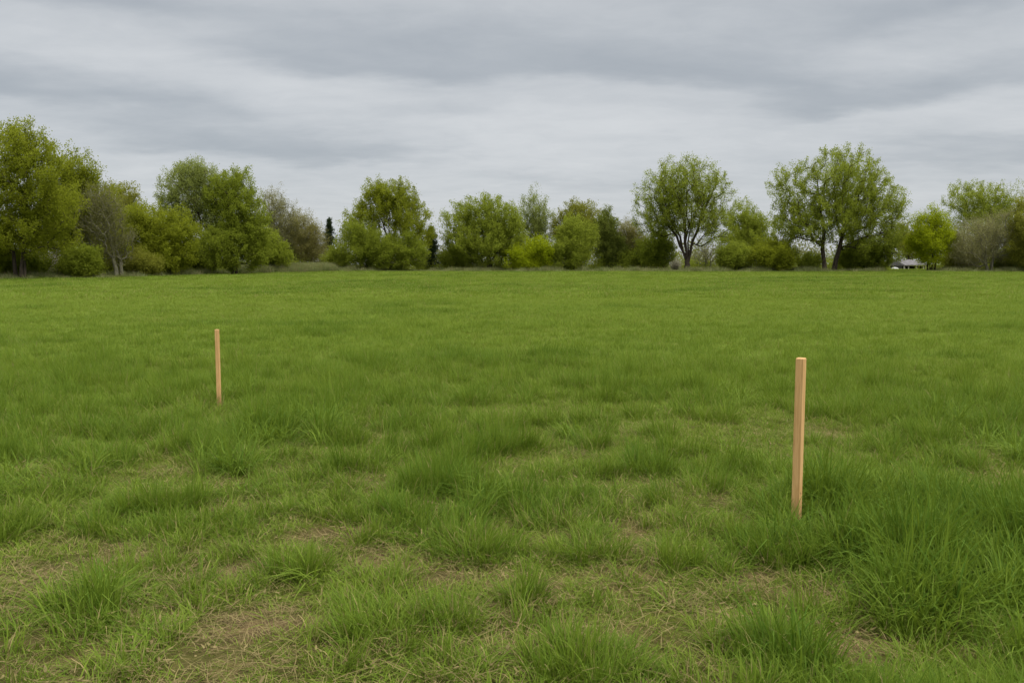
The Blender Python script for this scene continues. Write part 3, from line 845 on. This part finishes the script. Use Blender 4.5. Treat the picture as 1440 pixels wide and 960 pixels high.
def shed():
    import bmesh
    Y = 112
    x0 = (1277 - CX) / FPX * Y
    z0 = float(terrain(x0, Y))
    root = thing('shed', (x0, Y, z0), 'low open-fronted shed with pale grey sloping roof behind the trees', 'shed')
    root.rotation_euler = (0, 0, R(14))
    k = Y / FPX
    ez = at(1277, 372.6, Y)[2] - z0; rz = at(1277, 364.8, Y)[2] - z0
    roof_m = plain('weathered_roof', (.15, .142, .15), .7, .5, 3); wall_m = plain('dark_boards', (.055, .052, .042), .8, .4, 5)
    post_m = plain('pale_post', (.42, .40, .36)); 
    def mesh(name, fn, mat, parent=root):
        bm = bmesh.new(); fn(bm); bmesh.ops.recalc_face_normals(bm, faces=bm.faces)
        me = bpy.data.meshes.new(name); bm.to_mesh(me); bm.free()
        return link(name, me, mat, parent)
    hw = 1.75
    def roof(bm):
        lo = [(-hw, -1.3, ez), (hw, -1.3, ez + .1), (hw, 2.9, ez + .1), (-hw, 2.9, ez)]
        hi = [(-hw + .02, .8, rz), (hw * .35, .8, rz)]
        t = .09
        a = [bm.verts.new(p) for p in lo]; b = [bm.verts.new(p) for p in hi]
        a2 = [bm.verts.new((p[0], p[1], p[2] - t)) for p in lo]
        bm.faces.new((a[0], a[1], b[1], b[0])); bm.faces.new((a[2], a[3], b[0], b[1])); bm.faces.new((a[1], a[2], b[1])); bm.faces.new((a[3], a[0], b[0]))
        for i in range(4): bm.faces.new((a[i], a2[i], a2[(i + 1) % 4], a[(i + 1) % 4]))
        bm.faces.new(a2[::-1])
    mesh('roof', roof, roof_m)
    def walls(bm):
        box_bm(bm, -hw + .1, hw - .1, 2.4, 2.5, -.1, ez - .1)
        box_bm(bm, hw - .25, hw - .15, -.9, 2.4, -.1, ez - .1)
        box_bm(bm, -hw + .1, -hw + .2, -.6, 2.4, -.1, ez - .1)
        box_bm(bm, -hw + .2, hw - .25, 2.1, 2.4, -.1, .9)
    mesh('wall', walls, wall_m)
    for xx in (-hw + .12, -hw + .75, .2, hw - .5):
        mesh('post', lambda bm: box_bm(bm, xx - .06, xx + .06, -1.1, -.98, -.1, ez - .095), post_m)
    # white rounded tank at its left end
    tx = (1256.5 - CX) / FPX * 109; tz = float(terrain(tx, 109))
    bm = bmesh.new()
    zt = at(1256, 375.5, 109)[2] - tz
    rows = []
    N = 20
    for z, r in ((0.0, .50), (.05, .55), (zt - .45, .55), (zt - .25, .50), (zt - .1, .36), (zt - .02, .16), (zt, .05)):
        rows.append([bm.verts.new((math.cos(2 * math.pi * i / N) * r, math.sin(2 * math.pi * i / N) * r, z)) for i in range(N)])
    for a, b in zip(rows, rows[1:]):
        for i in range(N): bm.faces.new((a[i], a[(i + 1) % N], b[(i + 1) % N], b[i]))
    bm.faces.new(rows[0][::-1]); bm.faces.new(rows[-1])
    me = bpy.data.meshes.new('storage_tank'); bm.to_mesh(me); bm.free()
    me.polygons.foreach_set('use_smooth', np.ones(len(me.polygons), bool))
    o = link('storage_tank', me, plain('white_paint', (.34, .35, .34), .6, .2)); o.location = (tx, 109, tz)
    tag(o, 'small white round-topped tank at the left end of the low shed', 'tank')
shed()

# ------------------------------------------------------------------ sky and light
SUN_EL, SUN_AZ = R(52), R(128)      # azimuth clockwise from +Y: light comes from behind the camera, to the right
def build_world():
    w = bpy.data.worlds.new('World'); scene.world = w; w.use_nodes = True
    nt = NT(w.node_tree)
    out = nt.new('ShaderNodeOutputWorld')
    sky = nt.new('ShaderNodeTexSky', sky_type='NISHITA', sun_disc=False, sun_elevation=SUN_EL, sun_rotation=SUN_AZ)
    bg1 = nt.new('ShaderNodeBackground', ins={'Color': sky.outputs[0], 'Strength': .10})
    d = nt.new('ShaderNodeTexCoord').outputs['Generated']
    s = nt.new('ShaderNodeSeparateXYZ', ins={0: d})
    x, y, z = s.outputs
    zc = nt.math('ADD', nt.math('MAXIMUM', z, 0.), .13)
    P = nt.new('ShaderNodeCombineXYZ', ins={0: nt.math('DIVIDE', x, zc), 1: nt.math('DIVIDE', y, zc), 2: 0.}).outputs[0]
    az = nt.math('MULTIPLY', nt.math('ARCTAN2', x, y), 57.2958)
    el = nt.math('MULTIPLY', nt.math('ARCSINE', z), 57.2958)
    wn = nt.new('ShaderNodeTexNoise', ins={'Vector': P, 'Scale': 1.1, 'Detail': 4., 'Roughness': .55})
    wv = nt.vmath('SUBTRACT', wn.outputs[1], (.5, .5, .5))
    E = nt.new('ShaderNodeCombineXYZ', ins={0: az, 1: el, 2: 0.}).outputs[0]
    w2 = nt.new('ShaderNodeTexNoise', ins={'Vector': nt.vmath('MULTIPLY', P, (1, 1.6, 1)), 'Scale': 3.4, 'Detail': 5., 'Roughness': .6})
    E = nt.vmath('ADD', E, nt.vmath('MULTIPLY', wv, (14, 3.6, 0)))
    E = nt.vmath('ADD', E, nt.vmath('MULTIPLY', nt.vmath('SUBTRACT', w2.outputs[1], (.5, .5, .5)), (5, 1.3, 0)))
    es = nt.new('ShaderNodeSeparateXYZ', ins={0: E})
    soft = nt.noise(nt.vmath('MULTIPLY', P, (.55, 1.0, 1)), .75, 6, .55, .4)
    fine = nt.noise(nt.vmath('MULTIPLY', P, (.8, 1.3, 1)), 2.6, 7, .6, .5)
    v = nt.math('ADD', nt.math('MULTIPLY', nt.math('SUBTRACT', soft, .5), .62), nt.math('MULTIPLY', nt.math('SUBTRACT', fine, .5), .40))
    tex = nt.noise(nt.vmath('MULTIPLY', P, (.9, 1.2, 1)), 6.5, 6, .62, .6)
    v = nt.math('ADD', v, nt.math('MULTIPLY', nt.math('SUBTRACT', tex, .5), .22))
    v = nt.math('ADD', v, nt.rng(el, 9., 17., .02, -.10))
    # rolls of the cloud deck: flat grey base with a firm lower edge, paler upwards (azimuth, base elevation, half width, height, slope, depth)
    rolls = [(-27, 15.2, 10, 3.2, -.02, -.36), (-9, 12.4, 12, 4.6, -.03, -.38), (10, 11.6, 11, 4.2, -.09, -.38), (-27, 9.9, 10, 2.8, -.05, -.38), (-15, 6.9, 11, 3.4, -.06, -.40),
             (-5, 9.6, 5, 1.6, 0, -.18), (24, 9.6, 9, 3.2, .06, -.36), (27, 14.6, 9, 2.6, .16, -.28), (6, 5.2, 9, 1.2, 0, -.18), (27, 6.2, 8, 1.8, .03, -.22)]
    for a, e, wd, up, sl, amt in rolls:
        da = nt.math('SUBTRACT', es.outputs[0], a)
        t = nt.math('SUBTRACT', nt.math('SUBTRACT', es.outputs[1], e), nt.math('MULTIPLY', da, sl))
        m = nt.math('MULTIPLY', nt.rng(nt.math('ABSOLUTE', da), wd * .35, wd * 1.25, amt, 0.), nt.math('MULTIPLY', nt.rng(t, -.65, .6), nt.rng(t, .1, up, 1., 0.)))
        v = nt.math('ADD', v, m)
    # paler gaps between them
    for a, e, ra, re, amt in [(-27, 13.2, 11, 1.8, .20), (-14, 11.0, 9, 1.2, .16), (2, 8.8, 13, 2.6, .22), (28, 9.0, 7, 1.0, .20), (24, 12.6, 9, 1.2, .14), (-8, 16.6, 9, 1.4, .16), (0, 4.0, 40, 2.4, .10)]:
        q = nt.vmath('LENGTH', nt.vmath('MULTIPLY', nt.vmath('SUBTRACT', E, (a, e, 0)), (1 / ra, 1 / re, 0)))
        v = nt.math('ADD', v, nt.rng(q, 0., 1.7, amt, 0.))
    v = nt.math('ADD', v, .555)
    c = nt.new('ShaderNodeValToRGB', ins={0: v})
    cr = c.color_ramp; cr.interpolation = 'B_SPLINE'
    cr.elements[0].position = .12; cr.elements[0].color = (.318, .346, .378, 1)
    cr.elements[1].position = .92; cr.elements[1].color = (.585, .598, .610, 1)
    e = cr.elements.new(.5); e.color = (.425, .448, .472, 1)
    thin = nt.rng(el, 23., 55., .82, 3.7)           # sky above the view brightened and warmed to light the field and trees
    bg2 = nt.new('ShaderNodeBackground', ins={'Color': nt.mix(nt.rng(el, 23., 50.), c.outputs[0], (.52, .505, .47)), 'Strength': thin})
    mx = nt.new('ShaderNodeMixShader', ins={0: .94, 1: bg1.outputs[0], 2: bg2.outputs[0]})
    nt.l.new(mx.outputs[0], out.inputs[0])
build_world()

sun = bpy.data.lights.new('sun', 'SUN'); sun.energy = 1.5; sun.angle = R(11); sun.color = (1, .955, .89)
so = bpy.data.objects.new('sun', sun); col.objects.link(so)
from mathutils import Vector
dirv = Vector((math.sin(SUN_AZ) * math.cos(SUN_EL), math.cos(SUN_AZ) * math.cos(SUN_EL), math.sin(SUN_EL)))
so.rotation_euler = dirv.to_track_quat('Z', 'Y').to_euler(); so.location = (0, -5, 20)

# ------------------------------------------------------------------ camera and render settings
cam = bpy.data.cameras.new('camera'); co = bpy.data.objects.new('camera', cam); col.objects.link(co)
cam.sensor_width = 36; cam.lens = 36 * FPX / 1440; cam.clip_start = .05; cam.clip_end = 9000
co.location = (0, 0, EYE); co.rotation_euler = (math.pi / 2 - PITCH, 0, 0)
scene.camera = co
vs = scene.view_settings
vs.view_transform = 'Standard'; vs.look = 'None'; vs.exposure = 0.55; vs.gamma = 1; vs.use_curve_mapping = False
cy = scene.cycles
cy.max_bounces = 6; cy.diffuse_bounces = 4; cy.transmission_bounces = 4; cy.glossy_bounces = 2; cy.transparent_max_bounces = 4
cy.use_denoising = True
cy.caustics_reflective = False; cy.caustics_refractive = False
